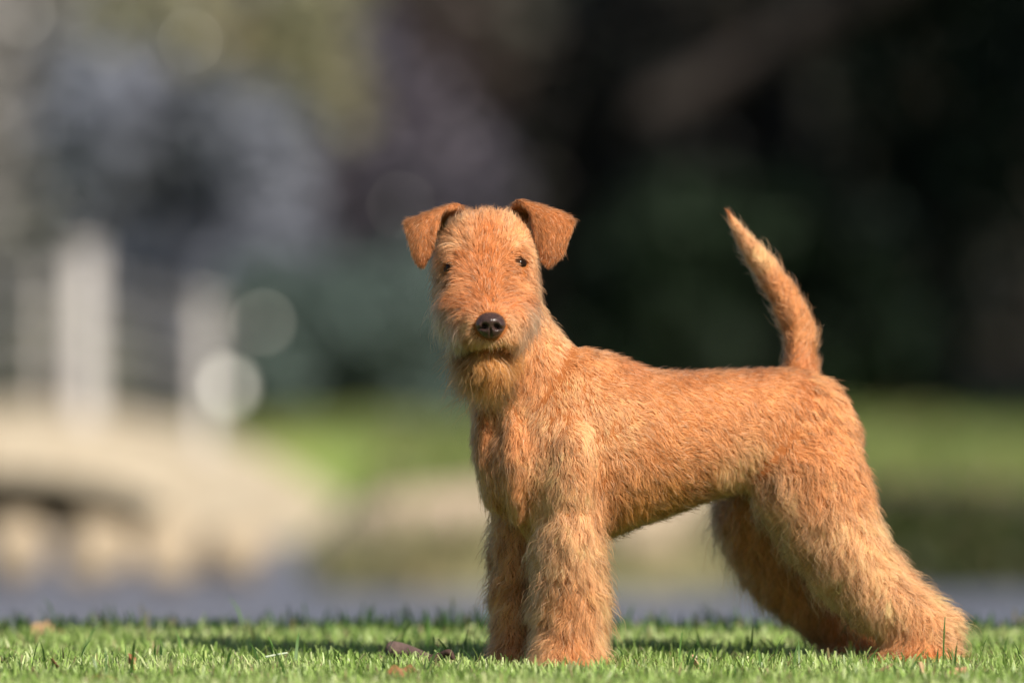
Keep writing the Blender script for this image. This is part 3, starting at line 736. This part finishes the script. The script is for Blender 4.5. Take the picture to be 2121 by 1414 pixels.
def grow(name, V, N, T, guides, dens, parent, keep=None, K=6, rad=.00027, clump_cell=.006, clump=.72, seed=1):
    r = np.random.default_rng(seed)
    a, b, c = V[T[:, 0]], V[T[:, 1]], V[T[:, 2]]
    ar = np.linalg.norm(np.cross(b - a, c - a), axis=1) / 2
    cnt = int(ar.sum() * 1e4 * dens)
    ti = r.choice(len(T), cnt, p=ar / ar.sum())
    u, v = r.random(cnt), r.random(cnt); m = u + v > 1; u[m], v[m] = 1 - u[m], 1 - v[m]
    w = np.stack([1 - u - v, u, v], 1)
    root = (V[T[ti]] * w[..., None]).sum(1); nor = nrm((N[T[ti]] * w[..., None]).sum(1))
    if keep is not None:
        k = keep(root); root, nor = root[k], nor[k]
    n = len(root)
    gx = np.array([g[:2] for g in guides], float); gd = nrm(np.array([g[2:4] for g in guides], float)); gp = np.array([g[4:7] for g in guides]); gc = np.array([g[7] for g in guides])
    px, py = to_px(root)
    W = 1 / (((px[:, None] - gx[:, 0]) ** 2 + (py[:, None] - gx[:, 1]) ** 2) + 120) ** 1.5
    W /= W.sum(1, keepdims=True)
    d2 = nrm(W @ gd); par = W @ gp; col = W @ gc
    L = par[:, 0] * (.00085 if name == 'body_fur' else .001); lift = par[:, 1] * (.75 if name == 'body_fur' else 1); wave = par[:, 2] * .001
    d = np.stack([d2[:, 0], np.zeros(n), -d2[:, 1]], 1)
    # smooth disturbance of the lie of the coat, coherent over 1-3 cm
    side = np.cross(nor, d)
    tw = .30 * snoise(root, .035, seed + 11) + .16 * snoise(root, .012, seed + 12) + r.normal(0, .11, n)
    d = d * np.cos(tw)[:, None] + side * np.sin(tw)[:, None]
    d = nrm(d - nor * (d * nor).sum(1, keepdims=True))
    side = nrm(np.cross(nor, d))
    L = L * np.clip(r.normal(.92, .2, n), .35, 1.5) * (1 + .18 * snoise(root, .03, seed + 13))
    lf = np.clip(lift * (1 + .35 * snoise(root, .022, seed + 14)) + r.normal(0, .07, n), .06, 1.1)
    fly = r.random(n) < .10
    lf = np.where(fly, np.clip(lf * 1.5 + .1, 0, 1.1), lf); L = np.where(fly, L * 1.25, L)
    ph = 2.2 * snoise(root, .05, seed + 15) + r.normal(0, .35, n)
    ph2 = 6.28 * r.random(n)
    fr = r.uniform(.8, 1.25, n)
    pts = np.zeros((n, K, 3))
    pts[:, 0] = root - nor * .0012
    t = np.linspace(0, 1, K)
    pos = pts[:, 0].copy()
    ml = np.clip(L / .02, .5, 2.4)
    for k in range(1, K):
        ang = lf * 1.55 * (1 - .75 * t[k])
        step = d * np.cos(ang)[:, None] + nor * np.sin(ang)[:, None]
        # longer hair hangs: gravity
        step[:, 2] -= .18 * t[k] * np.clip(ml - .8, 0, 1.5)
        pos = pos + nrm(step) * (L / (K - 1))[:, None]
        wv = 1.5 * np.sin(6.283 * fr * ml * .8 * t[k] + ph) * wave * t[k] ** .6
        w2 = np.cos(6.283 * fr * ml * .8 * t[k] + ph2) * wave * .4 * t[k]
        pts[:, k] = pos + side * wv[:, None] + nor * w2[:, None]
    # tufts: hairs of one small cell lean on their common line
    cell = clump_cell * (1 + .0 * L)
    q = root + .35 * clump_cell * np.stack([snoise(root, .02, seed + s) for s in (21, 22, 23)], 1)
    key = np.floor(q / clump_cell).astype(np.int64)
    key = (key[:, 0] * 73856093) ^ (key[:, 1] * 19349663) ^ (key[:, 2] * 83492791)
    _, inv = np.unique(key, return_inverse=True)
    nc = inv.max() + 1
    cn = np.bincount(inv, minlength=nc).astype(float)
    cs = r.uniform(.4, 1.2, nc)[inv]
    for k in range(1, K):
        cen = np.stack([np.bincount(inv, pts[:, k, i], nc) / cn for i in range(3)], 1)[inv]
        f = (clump * cs * t[k] ** 1.2 * np.where(fly, .25, 1))[:, None]
        pts[:, k] = pts[:, k] * (1 - f) + cen * f
    # colour: per tuft and per hair, with banded guard hairs
    tv = r.normal(0, .17 if clump_cell > .0055 else .12, nc)[inv] + .14 * snoise(root, .018, seed + 31) + .10 * snoise(root, .06, seed + 32)
    bright = np.clip(1 + tv + r.normal(0, .13, n), .45, 1.5)
    col = col * bright[:, None]
    pale = r.random(n) < .10
    col[pale] = col[pale] * .45 + PALE * .55
    col = np.clip(col, .01, .93)
    hc = bpy.data.hair_curves.new(name)
    hc.add_curves([K] * n)
    hc.attributes['position'].data.foreach_set('vector', pts.astype(np.float32).ravel())
    ra = hc.attributes.get('radius') or hc.attributes.new('radius', 'FLOAT', 'POINT')
    prof = np.interp(t, [0, .5, 1], [1, .85, .12])
    rr = (rad * r.uniform(.7, 1.25, n))[:, None] * prof
    ra.data.foreach_set('value', rr.astype(np.float32).ravel())
    ca = hc.attributes.new('hair_color', 'FLOAT_COLOR', 'CURVE')
    cc = np.ones((n, 4), np.float32); cc[:, :3] = col
    ca.data.foreach_set('color', cc.ravel())
    na = hc.attributes.new('coat_normal', 'FLOAT_VECTOR', 'CURVE')
    mid = nrm(nor + r.normal(0, .25, (n, 3)))
    na.data.foreach_set('vector', mid.astype(np.float32).ravel())
    hc.materials.append(M_HAIR)
    o = bpy.data.objects.new(name, hc)
    COL.objects.link(o); o.parent = parent
    tag(o, kind='stuff')
    return o

def keep_face(p):
    k = np.ones(len(p), bool)
    for l, n, er in eye_pts:
        k &= np.linalg.norm(p - l, axis=1) > er * (.76 if l[0] > 0 - .03 else .86)
    q = (p - NOSE_C) / np.array((.0185, .03, .0165))
    k &= (q ** 2).sum(1) > 1
    return k
TL = np.stack([DL[DT[:, i]] for i in range(3)], 1)
tri_lab = np.where(TL[:, 1] == TL[:, 2], TL[:, 1], TL[:, 0])
FURS = []
def build_fur():
    for l, (nm, g, dens) in GSETS.items():
        cl = .0075 if l in (2, 3, 4, 5) else (.005 if l == 1 else .0052)
        o = grow(nm, DV, DN, DT[tri_lab == l], g, dens, dog, keep=keep_face if l in (1, 7) else None,
                 K=8 if l in (1, 2, 4, 5, 6, 7) else 6, clump_cell=cl, seed=40 + l * 7)
        FURS.append(o)
build_fur()

# --- eyes -----------------------------------------------------------
m_eye, nt, bs = new_mat('dark_brown_eye')
bs.inputs['Base Color'].default_value = (.014, .006, .003, 1); bs.inputs['Roughness'].default_value = .12; bs.inputs['Specular IOR Level'].default_value = .12
m_lid, nt, bs = new_mat('eyelid_skin')
bs.inputs['Base Color'].default_value = (.05, .025, .018, 1); bs.inputs['Roughness'].default_value = .45
for l, n, er in eye_pts:
    c = l - n * er * .70
    bm = bmesh.new(); bmesh.ops.create_uvsphere(bm, u_segments=24, v_segments=16, radius=er)
    e = bpy.data.meshes.new('eye'); bm.to_mesh(e); bm.free()
    e.polygons.foreach_set('use_smooth', np.ones(len(e.polygons), bool)); e.materials.append(m_eye)
    o = bpy.data.objects.new('eye', e); COL.objects.link(o); o.location = c; o.parent = dog
    z = Vector(n).to_track_quat('Z', 'Y').to_matrix()
    V_, F_ = [], []
    for i in range(24):
        a = i / 24 * 2 * math.pi
        for j in range(8):
            b = j / 8 * 2 * math.pi
            rr = er * 1.02 + er * .24 * math.cos(b)
            q = z @ Vector((rr * math.cos(a), rr * .78 * math.sin(a), er * .28 + er * .24 * math.sin(b)))
            V_.append(np.array(q) + c)
            F_.append((i * 8 + j, ((i + 1) % 24) * 8 + j, ((i + 1) % 24) * 8 + (j + 1) % 8, i * 8 + (j + 1) % 8))
    mesh_obj('eyelid', V_, F_, m_lid, dog)

# --- nose -----------------------------------------------------------
m_nose, nt, bs = new_mat('nose_leather')
bs.inputs['Roughness'].default_value = .27
nt.links.new(ramp(nt, noise(nt, 300, 3), [(.3, (.036, .019, .016)), (.7, (.066, .037, .031))]), bs.inputs['Base Color'])
v = nt.nodes.new('ShaderNodeTexVoronoi'); v.inputs['Scale'].default_value = 900
tc = nt.nodes.new('ShaderNodeTexCoord'); nt.links.new(tc.outputs['Object'], v.inputs['Vector'])
bump(nt, bs, v.outputs['Distance'], .35, .0006)
def make_nose():
    nu, nv = 72, 56
    Vn = []
    for i in range(nv + 1):
        th = math.pi * i / nv
        for j in range(nu):
            ph = 2 * math.pi * j / nu
            d = np.array((math.sin(th) * math.cos(ph), -math.cos(th), math.sin(th) * math.sin(ph)))   # pole towards the camera
            x, y, z = d
            # outline: wide and round above, narrowing to the philtrum below
            wx = .0190 * (1 - .20 * max(0, -z) ** 1.2)
            p = np.array((wx * np.sign(x) * abs(x) ** .92, .017 * y, (.0160 if z > 0 else .0172) * z))
            f = 1.0
            if y < .3:
                for s in (-1, 1):
                    # nostril: comma-shaped hollow running outwards
                    a, b = (s * x - .36) / .20, (z + .10) / .20
                    h = math.exp(-(a * a + b * b) * 1.3)
                    a2, b2 = (s * x - .66) / .26, (z + .24) / .09
                    h2 = math.exp(-(a2 * a2 + b2 * b2))
                    p[1] += .0115 * h + .0045 * h2
                    a3, b3 = (s * x - .72) / .22, (z + .02) / .20
                    p[1] -= .0022 * math.exp(-(a3 * a3 + b3 * b3))
                g = math.exp(-(x / .06) ** 2) * (1 / (1 + math.exp((z + .22) / .05)))
                p[1] += .004 * g
                p[1] -= .0022 * math.exp(-((x / .55) ** 2 + ((z - .42) / .3) ** 2))
            Vn.append(p)
    Fn = [(i * nu + j, i * nu + (j + 1) % nu, (i + 1) * nu + (j + 1) % nu, (i + 1) * nu + j) for i in range(nv) for j in range(nu)]
    o = mesh_obj('nose', Vn, Fn, m_nose, dog)
    o.location = NOSE_C
make_nose()
# --- mouth: the dark line of the lips under the upper-lip hair ----------------------
m_lip, nt, bs = new_mat('dark_lip')
bs.inputs['Base Color'].default_value = (.02, .012, .012, 1); bs.inputs['Roughness'].default_value = .4
pts = []
for k in range(13):
    a = -1 + 2 * k / 12
    px, py = 1013 + 46 * a, 716 + 7 * abs(a) - 3 * math.exp(-(a / .12) ** 2)
    if BVH.ray_cast(CAM, (Vector(P(px, py, 0)) - CAM).normalized())[0] is None: continue
    l, n = hit(px, py)
    if l[1] > -.06: continue
    pts.append((*(l - n * .001), 0, .0025, 0, 0, 0, .0016))
v, f = tube(pts, n=10, m=3)
mesh_obj('lips', v, f, m_lip, dog)

# --- ears: folded flaps, rows run from the root over the fold to the tip -------------
def make_ear(rows, seed, dirs):
    nr, ncol = 40, 22
    rows = np.array([[np.r_[P(a[0], a[1], a[2]), P(b[0], b[1], b[2]), a[3], a[3], a[3]]] for a, b in rows]).reshape(-1, 9)
    m_ = 8
    rr = catmull(rows, m_)
    V = []
    for q in rr:
        A, B, bulge = q[:3], q[3:6], q[6]
        for j in range(ncol):
            t = j / (ncol - 1)
            p = A * (1 - t) + B * t
            p = p + np.array((0, -1, .25)) * bulge * 4 * t * (1 - t)
            V.append(p)
    V = np.array(V); n = len(rr)
    Fc = [(i * ncol + j, i * ncol + j + 1, (i + 1) * ncol + j + 1, (i + 1) * ncol + j) for i in range(n - 1) for j in range(ncol - 1)]
    o = mesh_obj('ear', V, Fc, M_EAR)
    so = o.modifiers.new('thick', 'SOLIDIFY'); so.thickness = .004; so.offset = 0
    sb = o.modifiers.new('sub', 'SUBSURF'); sb.levels = 1
    dg = bpy.context.evaluated_depsgraph_get()
    me = bpy.data.meshes.new_from_object(o.evaluated_get(dg)); bpy.data.objects.remove(o)
    me.name = 'ear'
    o = bpy.data.objects.new('ear', me); COL.objects.link(o); o.parent = dog
    V, N, T = mesh_arrays(me)
    grow('ear_fur', V, N, T, dirs, 260, o, K=4, rad=.0002, clump_cell=.004, clump=.3, seed=seed)
M_EAR = noise_mat('ear_skin', [(.3, (.24, .085, .03)), (.7, (.32, .12, .045))], 90, .8, .3, .001, .15)
ERED = np.array((.52, .20, .070)); EDK = np.array((.42, .145, .048))
# right-hand ear in the picture (the dog's left)
make_ear([((1052, 470, .03, .002), (1112, 500, .05, .002)), ((1056, 440, .005, .004), (1120, 468, .03, .004)), ((1062, 420, -.012, .005), (1150, 442, .0, .005)),
          ((1074, 416, -.026, .004), (1181, 453, -.014, .004)), ((1092, 432, -.034, .004), (1187, 465, -.026, .004)), ((1103, 466, -.040, .005), (1180, 491, -.036, .005)),
          ((1112, 502, -.044, .004), (1166, 522, -.042, .004)), ((1124, 534, -.046, .002), (1146, 543, -.046, .002)), ((1133, 548, -.047, 0), (1138, 550, -.047, 0))], 301,
         [(1080, 425, .4, .9, 7, .3, .3, ERED), (1140, 440, .2, 1,  8, .34, .5, ERED), (1185, 460, -.1, 1,  8, .34, .5, ERED), (1120, 490, .15, 1,  8, .34, .5, ERED),
          (1165, 500, -.3, 1,  8, .34, .5, ERED), (1136, 540, 0, 1,  8, .34, .5, EDK)])
# left-hand ear in the picture (the dog's right)
make_ear([((962, 462, .03, .002), (908, 505, .05, .002)), ((962, 440, .01, .004), (898, 482, .03, .004)), ((957, 426, -.006, .004), (876, 462, .005, .004)),
          ((946, 424, -.018, .004), (845, 459, -.012, .004)), ((922, 434, -.026, .004), (840, 467, -.022, .004)), ((907, 466, -.032, .005), (846, 490, -.03, .005)),
          ((898, 505, -.036, .004), (853, 520, -.035, .004)), ((886, 534, -.038, .002), (864, 540, -.038, .002)), ((876, 549, -.039, 0), (871, 549, -.039, 0))], 302,
         [(940, 432, -.5, .9, 9, .35, .4, ERED), (890, 455, -.2, 1,  8, .34, .5, ERED), (842, 465, .1, 1,  8, .34, .5, ERED), (900, 490, -.1, 1,  8, .34, .5, ERED),
          (860, 510, .25, 1,  8, .34, .5, ERED), (874, 540, 0, 1,  8, .34, .5, EDK)])
